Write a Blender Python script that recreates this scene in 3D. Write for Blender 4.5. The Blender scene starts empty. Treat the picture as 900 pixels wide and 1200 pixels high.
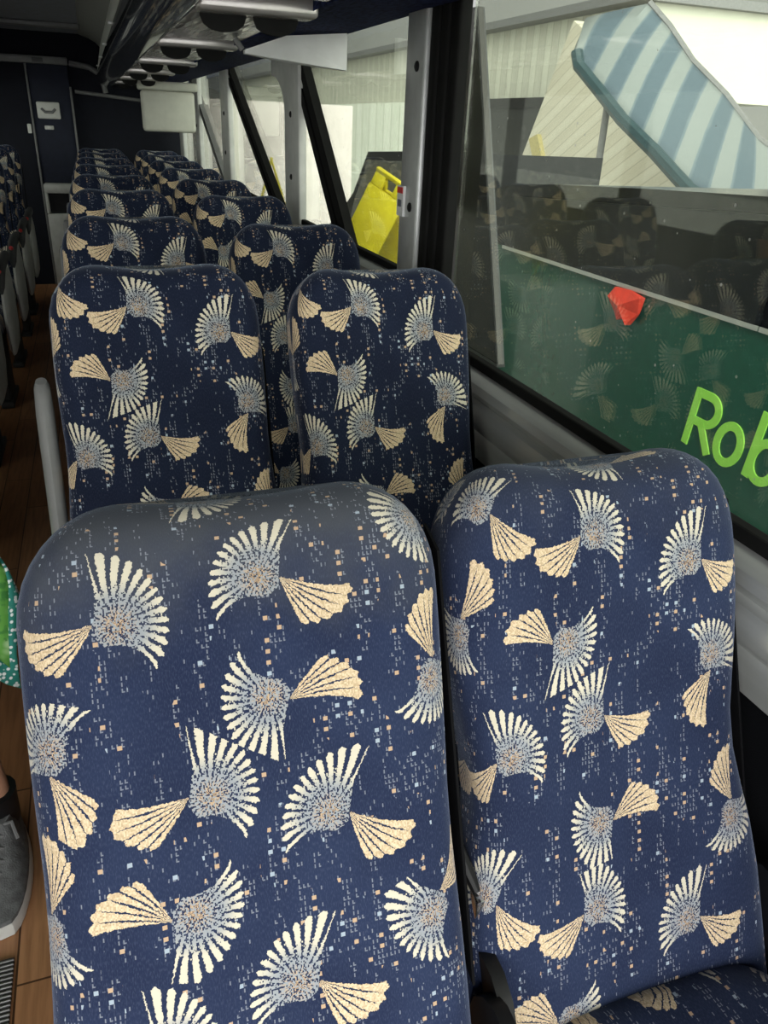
import bpy, bmesh, math, random
from mathutils import Vector, Matrix
random.seed(7)
SC = bpy.context.scene
COL = SC.collection
PI = math.pi
R = math.radians
FZ = 1.12                     # height of a seat top above the floor

# ------------------------------------------------------------------ materials
MATS = {}
class NT:
    """small helper around a node tree"""
    def __init__(s, mat):
        s.t = mat.node_tree; s.n = s.t.nodes; s.l = s.t.links
    def new(s, kind, **kw):
        n = s.n.new(kind)
        for k, v in kw.items(): setattr(n, k, v)
        return n
    def put(s, sock, v):
        if isinstance(v, bpy.types.NodeSocket): s.l.new(v, sock)
        else: sock.default_value = v
    def m(s, op, a, b=0.0, c=0.0, clamp=False):
        n = s.new('ShaderNodeMath', operation=op); n.use_clamp = clamp
        s.put(n.inputs[0], a); s.put(n.inputs[1], b); s.put(n.inputs[2], c)
        return n.outputs[0]
    def v(s, op, a, b=(0, 0, 0), c=(0, 0, 0)):
        n = s.new('ShaderNodeVectorMath', operation=op)
        s.put(n.inputs[0], a); s.put(n.inputs[1], b)
        if op == 'WRAP': s.put(n.inputs[2], c)
        return n.outputs['Value'] if op in ('LENGTH', 'DISTANCE', 'DOT_PRODUCT') else n.outputs[0]
    def mix(s, f, a, b):
        n = s.new('ShaderNodeMix', data_type='RGBA')
        s.put(n.inputs[0], f); s.put(n.inputs[6], a); s.put(n.inputs[7], b)
        return n.outputs[2]
    def vmix(s, f, a, b):
        n = s.new('ShaderNodeMix', data_type='VECTOR')
        s.put(n.inputs[0], f); s.put(n.inputs[4], a); s.put(n.inputs[5], b)
        return n.outputs[1]
    def ss(s, x, lo, hi):
        n = s.new('ShaderNodeMapRange', interpolation_type='SMOOTHSTEP')
        s.put(n.inputs[0], x); s.put(n.inputs[1], lo); s.put(n.inputs[2], hi)
        return n.outputs[0]

def base_mat(name):
    m = bpy.data.materials.new(name); m.use_nodes = True
    nt = NT(m); b = m.node_tree.nodes['Principled BSDF']
    return m, nt, b

def C4(c): return (c[0], c[1], c[2], 1.0)

def pmat(name, col, rough=0.5, metal=0.0, var=0.12, scale=20, bump=0.0, bscale=200, stretch=(1, 1, 1), sheen=0.0, coat=0.0, spec=None):
    """procedural paint / plastic / fabric with noise variation"""
    if name in MATS: return MATS[name]
    m, nt, b = base_mat(name)
    tc = nt.new('ShaderNodeTexCoord')
    mp = nt.new('ShaderNodeMapping'); mp.inputs['Scale'].default_value = stretch
    nt.l.new(tc.outputs['Object'], mp.inputs[0])
    no = nt.new('ShaderNodeTexNoise'); no.inputs['Scale'].default_value = scale; no.inputs['Detail'].default_value = 4
    nt.l.new(mp.outputs[0], no.inputs['Vector'])
    c2 = tuple(min(1, x * (1 + var)) for x in col); c1 = tuple(x * (1 - var) for x in col)
    nt.l.new(nt.mix(nt.ss(no.outputs[0], .3, .7), C4(c1), C4(c2)), b.inputs['Base Color'])
    b.inputs['Roughness'].default_value = rough; b.inputs['Metallic'].default_value = metal
    if sheen: b.inputs['Sheen Weight'].default_value = sheen; b.inputs['Sheen Roughness'].default_value = .4
    if coat: b.inputs['Coat Weight'].default_value = coat
    if spec is not None: b.inputs['Specular IOR Level'].default_value = spec
    if bump:
        n2 = nt.new('ShaderNodeTexNoise'); n2.inputs['Scale'].default_value = bscale
        nt.l.new(mp.outputs[0], n2.inputs['Vector'])
        bp = nt.new('ShaderNodeBump'); bp.inputs['Strength'].default_value = bump; bp.inputs['Distance'].default_value = .002
        nt.l.new(n2.outputs[0], bp.inputs['Height']); nt.l.new(bp.outputs[0], b.inputs['Normal'])
    MATS[name] = m
    return m

# motif lists: (u, v down, rotation degrees, mirrored)
CUT_ONE = [(-.019, .181, 0, 0), (.105, .227, -1, 1), (-.056, .297, 178, 1), (-.194, .274, 80, 1), (.141, .343, -90, 1),
           (-.025, .391, 1, 1), (-.126, .417, 8, 0), (-.014, .512, 172, 0), (.171, .548, -99, 0), (-.165, .567, -25, 1),
           (-.019, .613, 0, 0), (.105, .659, -1, 1), (-.165, .135, -25, 1), (.008, .046, 172, 0), (-.056, .729, 178, 1)]
CUT_TWO = [(-.116, .166, -8, 0), (.011, .141, -7, 1), (.180, .100, 60, 1), (.012, .254, 164, 0), (.182, .268, -106, 0),
           (-.185, .269, 85, 0), (-.047, .336, -11, 0), (.061, .375, -13, 1), (-.070, .438, -178, 1), (-.205, .435, 101, 1),
           (.018, .529, -10, 1), (.160, .500, 60, 1), (-.035, -.004, -178, 1), (-.100, .560, -8, 0)]

def moquette(name, cut, period, S, worn=0.0, width=.52, lit_tone=1.0):
    """dark blue coach velour with woven fan-and-wing motifs and scattered ticks, drawn in UV metres"""
    m, nt, b = base_mat(name)
    M = nt.m
    uvn = nt.new('ShaderNodeUVMap'); uvn.uv_map = 'UVMap'
    uv = uvn.outputs[0]
    # slight weave wobble
    wob = nt.new('ShaderNodeTexNoise'); wob.inputs['Scale'].default_value = 420; wob.inputs['Detail'].default_value = 1
    nt.l.new(uv, wob.inputs['Vector'])
    wv = nt.v('SUBTRACT', wob.outputs['Color'], (.5, .5, .5))
    ws = nt.new('ShaderNodeVectorMath', operation='SCALE'); nt.l.new(wv, ws.inputs[0]); ws.inputs['Scale'].default_value = .0035
    uvw = nt.v('ADD', uv, ws.outputs[0])
    best = None; loc = None
    for (cu, cv, rot, mir) in cut:
        d = nt.v('SUBTRACT', uvw, (cu, -cv, 0))
        d = nt.v('WRAP', d, (width / 2, period / 2, 1), (-width / 2, -period / 2, -1))
        mp = nt.new('ShaderNodeMapping'); mp.vector_type = 'POINT'
        nt.l.new(d, mp.inputs[0])
        mp.inputs['Scale'].default_value = ((-1 if mir else 1) / S[0], 1 / S[1], 0)
        mp.inputs['Rotation'].default_value = (0, 0, R(rot if mir else -rot))
        p = mp.outputs[0]
        dist = M('MINIMUM', nt.v('DISTANCE', p, (.15, .25, 0)), nt.v('DISTANCE', p, (-1.25, -.6, 0)))
        if best is None: best, loc = dist, p
        else:
            lt = M('LESS_THAN', dist, best)
            loc = nt.vmix(lt, loc, p); best = M('MINIMUM', best, dist)
    sp = nt.new('ShaderNodeSeparateXYZ'); nt.l.new(loc, sp.inputs[0])
    x, y = sp.outputs[0], sp.outputs[1]
    r = nt.v('LENGTH', loc)
    th = M('ARCTAN2', y, x)
    # ---- fan
    tdv = M('SUBTRACT', th, .35)
    pos = M('DIVIDE', M('MAXIMUM', tdv, 0), 1.62); neg = M('DIVIDE', M('MAXIMUM', M('MULTIPLY', tdv, -1), 0), 1.3)
    Rt = M('ADD', .94, M('ADD', M('MULTIPLY', M('MULTIPLY', pos, pos), .60), M('MULTIPLY', M('MULTIPLY', neg, neg), .23)))
    ray = M('COSINE', M('MULTIPLY', M('ADD', th, M('MULTIPLY', r, .12)), 27.9))
    Rr = M('SUBTRACT', Rt, M('MULTIPLY', M('SUBTRACT', 1, ray), .06))
    leftb = M('GREATER_THAN', M('ADD', x, M('MULTIPLY', M('MAXIMUM', M('SUBTRACT', y, .6), 0), .30)), -.43)
    tmin = M('SUBTRACT', -.92, M('MULTIPLY', M('MAXIMUM', M('SUBTRACT', .85, r), 0), 5.0))
    infan = M('MULTIPLY', M('MULTIPLY', M('LESS_THAN', r, Rr), leftb), M('GREATER_THAN', th, tmin))
    infan = M('MAXIMUM', infan, M('MULTIPLY', leftb, M('LESS_THAN', r, .52)))
    infan = M('MULTIPLY', infan, M('GREATER_THAN', nt.v('DISTANCE', loc, (.0, -1.22, 0)), .86))
    infan = M('MULTIPLY', infan, M('GREATER_THAN', M('ADD', x, y), -.60))
    # halftone weave
    w = nt.new('ShaderNodeTexWhiteNoise', noise_dimensions='2D')
    nt.l.new(nt.v('FLOOR', nt.v('MULTIPLY', uv, (780, 640, 0))), w.inputs['Vector'])
    dith = w.outputs[0]
    nearhub = nt.ss(r, .95, .35)
    rayon = nt.ss(ray, -.42, -.1)
    rayI = M('MULTIPLY', rayon, M('GREATER_THAN', dith, M('MULTIPLY', nearhub, .58)))
    fill = M('MULTIPLY', M('GREATER_THAN', M('MULTIPLY', nt.ss(r, 1.0, .3), .42), dith), 1)
    fan = M('MULTIPLY', infan, M('MAXIMUM', rayI, fill))
    fcol = nt.mix(nt.ss(r, .45, .9), C4((.33, .35, .38)), C4((.68, .62, .50)))
    fcol = nt.mix(M('MULTIPLY', nt.ss(r, .5, .05), M('GREATER_THAN', dith, .35)), fcol, C4((.58, .40, .24)))
    # ---- wing
    q = nt.v('ADD', loc, (.43, -.02, 0))
    sq = nt.new('ShaderNodeSeparateXYZ'); nt.l.new(q, sq.inputs[0])
    rq = nt.v('LENGTH', q)
    tq = M('ARCTAN2', M('MULTIPLY', sq.outputs[1], -1), M('MULTIPLY', sq.outputs[0], -1))
    tqc = M('ADD', tq, M('MULTIPLY', M('SUBTRACT', rq, 1.1), .10))
    frac = M('DIVIDE', M('SUBTRACT', tqc, .15), .94)
    st = M('COSINE', M('MULTIPLY', M('SUBTRACT', frac, .09), 2 * PI * 6))
    Rw = M('SUBTRACT', M('SUBTRACT', 1.55, M('MULTIPLY', M('MAXIMUM', M('SUBTRACT', frac, .35), 0), .70)), M('MULTIPLY', M('SUBTRACT', 1, st), .04))
    inw = M('MULTIPLY', M('MULTIPLY', M('GREATER_THAN', frac, 0), M('LESS_THAN', frac, 1)), M('MULTIPLY', M('LESS_THAN', rq, Rw), M('GREATER_THAN', rq, .04)))
    thr = M('SUBTRACT', M('MULTIPLY', nt.ss(rq, 1.45, .5), .50), 1.0)
    wing = M('MULTIPLY', inw, M('GREATER_THAN', st, thr))
    wcol = nt.mix(dith, C4((.50, .36, .22)), C4((.78, .63, .44)))
    # ---- scattered ticks and squares
    def cells(cw, ch, seed):
        sc = nt.v('ADD', nt.v('MULTIPLY', uv, (1 / cw, 1 / ch, 0)), (seed, seed * 1.7, 0))
        fl = nt.v('FLOOR', sc); fr = nt.v('FRACTION', sc)
        wn = nt.new('ShaderNodeTexWhiteNoise', noise_dimensions='2D'); nt.l.new(fl, wn.inputs['Vector'])
        s2 = nt.new('ShaderNodeSeparateXYZ'); nt.l.new(fr, s2.inputs[0])
        return fl, wn, s2.outputs[0], s2.outputs[1]
    def box(fx, fy, a0, a1, b0, b1):
        return M('MULTIPLY', M('MULTIPLY', M('GREATER_THAN', fx, a0), M('LESS_THAN', fx, a1)), M('MULTIPLY', M('GREATER_THAN', fy, b0), M('LESS_THAN', fy, b1)))
    bandn = nt.new('ShaderNodeTexNoise', noise_dimensions='2D'); bandn.inputs['Scale'].default_value = 1; bandn.inputs['Detail'].default_value = 1
    nt.l.new(nt.v('MULTIPLY', uv, (46, 13, 0)), bandn.inputs['Vector'])
    band = nt.ss(bandn.outputs[0], .47, .60)
    fl, wn, fx, fy = cells(.0125, .0105, 3.3)
    sqr = M('MULTIPLY', box(fx, fy, .32, .66, .3, .68), M('LESS_THAN', wn.outputs[0], M('MULTIPLY', band, .42)))
    scol = nt.mix(M('GREATER_THAN', M('FRACT', M('MULTIPLY', wn.outputs[0], 37)), .62), C4((.52, .36, .24)), C4((.36, .42, .50)))
    fl2, wn2, gx, gy = cells(.0042, .0054, 11.1)
    bar = M('MAXIMUM', box(gx, gy, .3, .58, .12, .8), M('MULTIPLY', M('GREATER_THAN', wn2.outputs[0], .2), box(gx, gy, .3, .95, .12, .34)))
    tick = M('MULTIPLY', bar, M('LESS_THAN', wn2.outputs[0], M('ADD', .03, M('MULTIPLY', band, .42))))
    # ---- ground
    n1 = nt.new('ShaderNodeTexNoise'); n1.inputs['Scale'].default_value = 9; nt.l.new(uv, n1.inputs['Vector'])
    g = nt.mix(nt.ss(n1.outputs[0], .3, .7), C4((.0135 * lit_tone, .021 * lit_tone, .057 * lit_tone)), C4((.020 * lit_tone, .031 * lit_tone, .077 * lit_tone)))  # navy scaled per row to paint the light falloff into the cloth
    # vertical pile rows
    n2 = nt.new('ShaderNodeTexNoise'); n2.inputs['Scale'].default_value = 1; n2.inputs['Detail'].default_value = 2
    nt.l.new(nt.v('MULTIPLY', uv, (900, 260, 0)), n2.inputs['Vector'])
    g = nt.mix(M('MULTIPLY', nt.ss(n2.outputs[0], .45, .75), .55), g, C4((.055 * lit_tone, .070 * lit_tone, .125 * lit_tone)))
    if worn:
        sv = nt.new('ShaderNodeSeparateXYZ'); nt.l.new(uv, sv.inputs[0])
        n3 = nt.new('ShaderNodeTexNoise'); n3.inputs['Scale'].default_value = 14; n3.inputs['Detail'].default_value = 3; nt.l.new(uv, n3.inputs['Vector'])
        wf = nt.ss(M('ADD', sv.outputs[1], M('MULTIPLY', n3.outputs[0], .16)), -.14, .03)
        g = nt.mix(M('MULTIPLY', wf, worn), g, C4((.085, .09, .098)))
    c = nt.mix(M('MULTIPLY', tick, .6), g, C4((.30, .32, .38)))
    c = nt.mix(sqr, c, scol)
    c = nt.mix(infan, c, g)
    c = nt.mix(M('MULTIPLY', inw, 1), c, g)
    c = nt.mix(M('MULTIPLY', fan, .95), c, fcol)
    c = nt.mix(wing, c, wcol)
    nt.l.new(c, b.inputs['Base Color'])
    b.inputs['Roughness'].default_value = .85
    b.inputs['Specular IOR Level'].default_value = .15
    b.inputs['Sheen Weight'].default_value = .35; b.inputs['Sheen Roughness'].default_value = .35
    b.inputs['Sheen Tint'].default_value = (.65, .75, 1, 1)
    bp = nt.new('ShaderNodeBump'); bp.inputs['Strength'].default_value = .35; bp.inputs['Distance'].default_value = .0012
    nt.l.new(M('ADD', n2.outputs[0], M('MULTIPLY', M('MAXIMUM', fan, wing), .8)), bp.inputs['Height'])
    nt.l.new(bp.outputs[0], b.inputs['Normal'])
    return m

def glass_mat(name, tint, ior=1.5, dirt=.03):
    m = bpy.data.materials.new(name); m.use_nodes = True
    nt = NT(m); nt.n.clear()
    out = nt.new('ShaderNodeOutputMaterial')
    tr = nt.new('ShaderNodeBsdfTransparent'); tr.inputs[0].default_value = C4(tint)
    gl = nt.new('ShaderNodeBsdfGlossy'); gl.inputs['Roughness'].default_value = .015
    ge = nt.new('ShaderNodeNewGeometry'); fr = nt.new('ShaderNodeFresnel'); nt.l.new(nt.m('ADD', nt.m('MULTIPLY', ge.outputs['Backfacing'], 1 / ior - ior), ior), fr.inputs[0])
    mx = nt.new('ShaderNodeMixShader'); nt.l.new(nt.m('MULTIPLY', fr.outputs[0], 1.6, clamp=True), mx.inputs[0]); nt.l.new(tr.outputs[0], mx.inputs[1]); nt.l.new(gl.outputs[0], mx.inputs[2])
    df = nt.new('ShaderNodeBsdfDiffuse'); df.inputs[0].default_value = (.8, .8, .76, 1)
    tc = nt.new('ShaderNodeTexCoord'); vo = nt.new('ShaderNodeTexVoronoi'); vo.inputs['Scale'].default_value = 38
    nt.l.new(tc.outputs['Object'], vo.inputs['Vector'])
    wn = nt.new('ShaderNodeTexWhiteNoise'); nt.l.new(vo.outputs['Position'], wn.inputs['Vector'])
    spot = nt.m('MULTIPLY', nt.m('LESS_THAN', vo.outputs['Distance'], .09), nt.m('GREATER_THAN', wn.outputs[0], .8))
    no = nt.new('ShaderNodeTexNoise'); no.inputs['Scale'].default_value = 3; nt.l.new(tc.outputs['Object'], no.inputs['Vector'])
    f = nt.m('ADD', nt.m('MULTIPLY', spot, .35), nt.m('MULTIPLY', nt.ss(no.outputs[0], .4, .8), dirt))
    m2 = nt.new('ShaderNodeMixShader'); nt.l.new(f, m2.inputs[0]); nt.l.new(mx.outputs[0], m2.inputs[1]); nt.l.new(df.outputs[0], m2.inputs[2])
    nt.l.new(m2.outputs[0], out.inputs[0])
    return m

def stripe_mat(name, c1, c2, axis, freq, rough=.6, sharp=(.35, .65), line=None, metal=0, rotz=0, bump=.5, coord='Object'):
    """corrugated / striped sheet"""
    m, nt, b = base_mat(name)
    tc = nt.new('ShaderNodeTexCoord'); s = nt.new('ShaderNodeSeparateXYZ')
    mp = nt.new('ShaderNodeMapping'); mp.inputs['Rotation'].default_value = rotz if isinstance(rotz, tuple) else (0, 0, rotz)
    nt.l.new(tc.outputs[coord], mp.inputs[0]); nt.l.new(mp.outputs[0], s.inputs[0])
    f = nt.m('FRACT', nt.m('MULTIPLY', s.outputs[axis], freq))
    tri = nt.m('ABSOLUTE', nt.m('SUBTRACT', nt.m('MULTIPLY', f, 2), 1))
    no = nt.new('ShaderNodeTexNoise'); no.inputs['Scale'].default_value = 2.5; no.inputs['Detail'].default_value = 5
    nt.l.new(mp.outputs[0], no.inputs['Vector'])
    c = nt.mix(nt.ss(nt.m('ADD', tri, nt.m('MULTIPLY', nt.m('SUBTRACT', no.outputs[0], .5), .25)), *sharp), C4(c1), C4(c2))
    if line:
        ln = nt.m('LESS_THAN', nt.m('ABSOLUTE', nt.m('SUBTRACT', nt.m('FRACT', nt.m('MULTIPLY', s.outputs[axis], freq * 2)), .5)), .06)
        c = nt.mix(nt.m('MULTIPLY', ln, .8), c, C4(line))
    nt.l.new(c, b.inputs['Base Color'])
    b.inputs['Roughness'].default_value = rough; b.inputs['Metallic'].default_value = metal
    bp = nt.new('ShaderNodeBump'); bp.inputs['Strength'].default_value = bump; bp.inputs['Distance'].default_value = .02
    nt.l.new(tri, bp.inputs['Height']); nt.l.new(bp.outputs[0], b.inputs['Normal'])
    return m

def wood_floor():
    m, nt, b = base_mat('wood_vinyl')
    tc = nt.new('ShaderNodeTexCoord')
    br = nt.new('ShaderNodeTexBrick'); br.offset = .37
    mp = nt.new('ShaderNodeMapping'); mp.inputs['Rotation'].default_value = (0, 0, PI / 2)
    nt.l.new(tc.outputs['Object'], mp.inputs[0]); nt.l.new(mp.outputs[0], br.inputs[0])
    br.inputs['Color1'].default_value = (.33, .15, .065, 1); br.inputs['Color2'].default_value = (.46, .23, .11, 1)
    br.inputs['Mortar'].default_value = (.06, .025, .012, 1)
    br.inputs['Scale'].default_value = 1; br.inputs['Mortar Size'].default_value = .002
    br.inputs['Brick Width'].default_value = .75; br.inputs['Row Height'].default_value = .095
    no = nt.new('ShaderNodeTexNoise'); no.inputs['Scale'].default_value = 6; no.inputs['Detail'].default_value = 6
    nt.l.new(nt.v('MULTIPLY', tc.outputs['Object'], (14, 1, 1)), no.inputs['Vector'])
    c = nt.mix(nt.m('MULTIPLY', nt.ss(no.outputs[0], .35, .75), .5), br.outputs[0], C4((.12, .045, .018)))
    nt.l.new(c, b.inputs['Base Color']); b.inputs['Roughness'].default_value = .38
    return m

def floral_mat():
    m, nt, b = base_mat('green_floral_cloth')
    uvn = nt.new('ShaderNodeTexCoord'); uv = uvn.outputs['Object']
    vo = nt.new('ShaderNodeTexVoronoi'); vo.inputs['Scale'].default_value = 32; nt.l.new(uv, vo.inputs['Vector'])
    no = nt.new('ShaderNodeTexNoise'); no.inputs['Scale'].default_value = 40; no.inputs['Detail'].default_value = 3; nt.l.new(uv, no.inputs['Vector'])
    c = nt.mix(nt.ss(vo.outputs['Distance'], .2, .6), C4((.55, .78, .42)), C4((.14, .42, .07)))
    c = nt.mix(nt.ss(no.outputs[0], .5, .62), c, C4((.06, .26, .05)))
    nt.l.new(c, b.inputs['Base Color']); b.inputs['Roughness'].default_value = .8
    return m

def lace_mat():
    m, nt, b = base_mat('teal_lace_hem')
    uvn = nt.new('ShaderNodeTexCoord'); uv = uvn.outputs['Object']
    vo = nt.new('ShaderNodeTexVoronoi'); vo.inputs['Scale'].default_value = 95; nt.l.new(uv, vo.inputs['Vector'])
    c = nt.mix(nt.ss(vo.outputs['Distance'], .3, .42), C4((.8, .86, .86)), C4((.02, .22, .18)))
    nt.l.new(c, b.inputs['Base Color']); b.inputs['Roughness'].default_value = .8
    return m

# ------------------------------------------------------------------ mesh helpers
def mesh_obj(name, bm, mat, parent=None, smooth=True, loc=None):
    me = bpy.data.meshes.new(name)
    bmesh.ops.recalc_face_normals(bm, faces=bm.faces)
    bm.to_mesh(me); bm.free()
    me.materials.append(mat)
    o = bpy.data.objects.new(name, me); COL.objects.link(o)
    if smooth:
        for p in me.polygons: p.use_smooth = True
        try: me.set_sharp_from_angle(angle=R(35))
        except Exception: pass
    if parent: o.parent = parent
    if loc: o.location = loc
    return o

def box(bm, x0, x1, y0, y1, z0, z1, bev=0.0, mtx=None, seg=2):
    vs = [bm.verts.new((x, y, z)) for x in (x0, x1) for y in (y0, y1) for z in (z0, z1)]
    F = [(0, 1, 3, 2), (4, 6, 7, 5), (0, 4, 5, 1), (2, 3, 7, 6), (0, 2, 6, 4), (1, 5, 7, 3)]
    fs = [bm.faces.new([vs[i] for i in f]) for f in F]
    allv = vs
    if bev:
        es = list({e for f in fs for e in f.edges})
        r = bmesh.ops.bevel(bm, geom=es, offset=bev, segments=seg, affect='EDGES', profile=.5)
        allv = list({v for f in r['faces'] for v in f.verts} | {v for v in vs if v.is_valid})
    if mtx is not None:
        for v in allv:
            if v.is_valid: v.co = mtx @ v.co
    return allv

def prism(bm, pts, vec):
    """extrude a polygon (list of 3-D points) by vec"""
    a = [bm.verts.new(p) for p in pts]; b_ = [bm.verts.new(Vector(p) + Vector(vec)) for p in pts]
    bm.faces.new(a); bm.faces.new(list(reversed(b_)))
    n = len(pts)
    for i in range(n): bm.faces.new((a[i], b_[i], b_[(i + 1) % n], a[(i + 1) % n]))

def tube(bm, pts, rad, seg=10, cap=True, flat=1.0):
    pts = [Vector(p) for p in pts]; rings = []
    n = len(pts)
    prev = None
    for i, p in enumerate(pts):
        d = (pts[min(i + 1, n - 1)] - pts[max(i - 1, 0)]).normalized()
        if prev is None:
            a = Vector((0, 0, 1)) if abs(d.z) < .9 else Vector((1, 0, 0))
        else: a = prev
        s = d.cross(a).normalized(); t = s.cross(d).normalized(); prev = t
        rr = rad[i] if isinstance(rad, (list, tuple)) else rad
        rings.append([bm.verts.new(p + s * math.cos(k * 2 * PI / seg) * rr + t * math.sin(k * 2 * PI / seg) * rr * flat) for k in range(seg)])
    for i in range(n - 1):
        for k in range(seg):
            bm.faces.new((rings[i][k], rings[i][(k + 1) % seg], rings[i + 1][(k + 1) % seg], rings[i + 1][k]))
    if cap:
        bm.faces.new(rings[0]); bm.faces.new(list(reversed(rings[-1])))

def loft(bm, rings, cap=True):
    R_ = [[bm.verts.new(p) for p in r] for r in rings]; n = len(rings[0])
    for i in range(len(R_) - 1):
        for k in range(n): bm.faces.new((R_[i][k], R_[i][(k + 1) % n], R_[i + 1][(k + 1) % n], R_[i + 1][k]))
    if cap: bm.faces.new(R_[0]); bm.faces.new(list(reversed(R_[-1])))
    return R_

def B(): return bmesh.new()

def empty(name, loc, label=None, cat=None, group=None, rz=0):
    o = bpy.data.objects.new(name, None); COL.objects.link(o); o.location = loc; o.rotation_euler = (0, 0, rz)
    o.empty_display_size = .1
    tag(o, label, cat, group); return o
def tag(o, label=None, cat=None, group=None, kind=None):
    if label: o['label'] = label
    if cat: o['category'] = cat
    if group: o['group'] = group
    if kind: o['kind'] = kind
    return o
def struct(name, bm, mat, smooth=False, **k):
    return tag(mesh_obj(name, bm, mat, smooth=smooth, **k), kind='structure')
def copy_tree(o, parent=None):
    c = o.copy(); COL.objects.link(c); c.parent = parent
    for ch in list(o.children): copy_tree(ch, c)
    return c

# ------------------------------------------------------------------ palette
M_one_shaded = moquette('moquette_cut_one_shaded', CUT_ONE, .80, (.0415, .0447), lit_tone=.5)  # rear and left seats: shade painted in as darker navy of the same cloth
M_one_lit = moquette('moquette_cut_one_lit', CUT_ONE, .80, (.0415, .0447), worn=.25, lit_tone=.95)  # front window seat: same cloth in its lit tone, top slightly worn
M_two = moquette('moquette_cut_two', CUT_TWO, .66, (.047, .0473), worn=.75)
M_side = pmat('navy_velour_side', (.012, .018, .055), .9, sheen=.3, bump=.3, bscale=600)
M_black = pmat('black_plastic', (.006, .006, .007), .5, spec=.3)
M_strap = pmat('black_webbing', (.005, .005, .006), .9, spec=.1, bump=.3, bscale=500)
M_dgrey = pmat('dark_grey_plastic', (.05, .052, .055), .5)
M_lgrey = pmat('light_grey_plastic', (.68, .68, .66), .5, var=.06)
M_mgrey = pmat('mid_grey_plastic', (.17, .17, .175), .5, var=.08)
M_cream = pmat('cream_panel', (.56, .56, .50), .6, var=.04)
M_white = pmat('white_panel', (.74, .74, .74), .5, var=.04)
M_chrome = pmat('chrome', (.75, .75, .76), .18, metal=1, var=.04)
M_alu = pmat('brushed_aluminium', (.60, .61, .60), .30, metal=.45, var=.10, scale=30, stretch=(1, .05, 1))
M_pillar = pmat('pillar_grey_metal', (.50, .51, .51), .36, metal=.3, var=.08)
M_rubber = pmat('rubber_seal', (.010, .010, .010), .75, spec=.15)
M_red = pmat('red_plastic', (.75, .03, .03), .4)
M_ceil = pmat('navy_headliner', (.03, .038, .075), .95, var=.45, scale=90, stretch=(.25, 1, 1), sheen=.2)
M_fab = pmat('navy_rack_fabric', (.024, .032, .095), .95, var=.5, scale=120, stretch=(1, .3, 1), spec=.1)
M_cove = pmat('grey_cove', (.30, .30, .29), .6, var=.05)
M_dark = pmat('rear_black_velour', (.004, .005, .012), .95)
M_door = pmat('toilet_door_navy', (.008, .011, .028), .8)
M_wall = pmat('side_wall_black_carpet', (.004, .0045, .006), .95, spec=.1, bump=.4, bscale=400)
M_shell = pmat('white_coach_body', (.45, .46, .46), .35)
M_floor = wood_floor()
M_glass = glass_mat('window_glass', (.90, .93, .86))

# ------------------------------------------------------------------ seats
def back_mesh(a, hw, L=.72, waist=.02, t0=.0, uo=(0, 0), us=(1, 1), lean=0.0, dip=.010, flare=0.0, shear=0.0):
    """backrest; local frame: origin on the floor below the point where the front plane reaches FZ"""
    bm = B(); uvl = bm.loops.layers.uv.new('UVMap')
    ca, sa = math.cos(a), math.sin(a)
    rc, rt, TH = .105, .055, .115
    taus = [0, .001, .004, .009, .016, .025, .036, .05, .066, .085, .105, .13, .16, .2, .24, .28, .33, .38, .43, .48, .54, .6, .66, .70, L]
    NF = 28
    def hwf(t):
        w = hw * (1 - waist / hw * math.exp(-((t - .36) / .11) ** 2)) + flare * t
        if t < rc: w -= rc - math.sqrt(max(0, rc * rc - (rc - t) ** 2))
        return w
    rows = []
    for tau in taus:
        w = hwf(tau)
        k = 1.0 if tau >= rt else math.sqrt(max(0, 1 - (1 - tau / rt) ** 2))
        ring = []
        N = 56
        for j in range(N):
            ph = 2 * PI * j / N          # 0 = front centre, going to +s
            e = .42
            sx = math.copysign(abs(math.sin(ph)) ** e, math.sin(ph)); cx_ = math.copysign(abs(math.cos(ph)) ** .62, math.cos(ph))
            s = w * sx
            half = TH / 2 * max(k, .02)
            nn = -TH / 2 + half * cx_       # 0 at the front plane, negative behind
            if cx_ > 0:                     # padded front: shallow hollow between soft side bolsters
                nn += .012 * k * (math.cos(s / hw * PI) * -.4 - .2) * cx_
                nn += .006 * math.exp(-((tau - .13) / .07) ** 2) * cx_ * k
                nn -= .004 * math.exp(-((tau - .31) / .012) ** 2) * cx_ - .0 if tau > .2 else 0
            td = t0 + tau + dip * math.cos(s / hw * PI * 1.0) * math.exp(-tau / .09) * 1.0
            x = s + lean * td
            # plane point + normal offset  (normal = (0,-cos a, sin a))
            y = -td * sa - nn * ca; z = FZ - td * ca + nn * sa
            # uv: arc length
            if cx_ >= 0: u = s
            else: u = math.copysign(w + (1 + cx_) * 0 + abs(cx_) * TH * .8, sx)
            if cx_ >= 0: u = s + math.copysign((1 - cx_) * TH * .5 * (abs(sx) ** 12), sx)
            v = td - (1 - k) * .085
            ring.append(((x, y, z), ((u - uo[0] + shear * (v - .18)) / us[0], -(v - uo[1]) / us[1])))
        rows.append(ring)
    V = [[bm.verts.new(p) for p, _ in r] for r in rows]
    N = len(V[0])
    def face(idx):
        f = bm.faces.new([V[i][j] for i, j in idx])
        for lp, (i, j) in zip(f.loops, idx): lp[uvl].uv = rows[i][j][1]
    for i in range(len(V) - 1):
        for j in range(N): face([(i, j), (i, (j + 1) % N), (i + 1, (j + 1) % N), (i + 1, j)])
    face([(len(V) - 1, j) for j in range(N)]); face([(0, j) for j in reversed(range(N))])
    return bm

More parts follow.
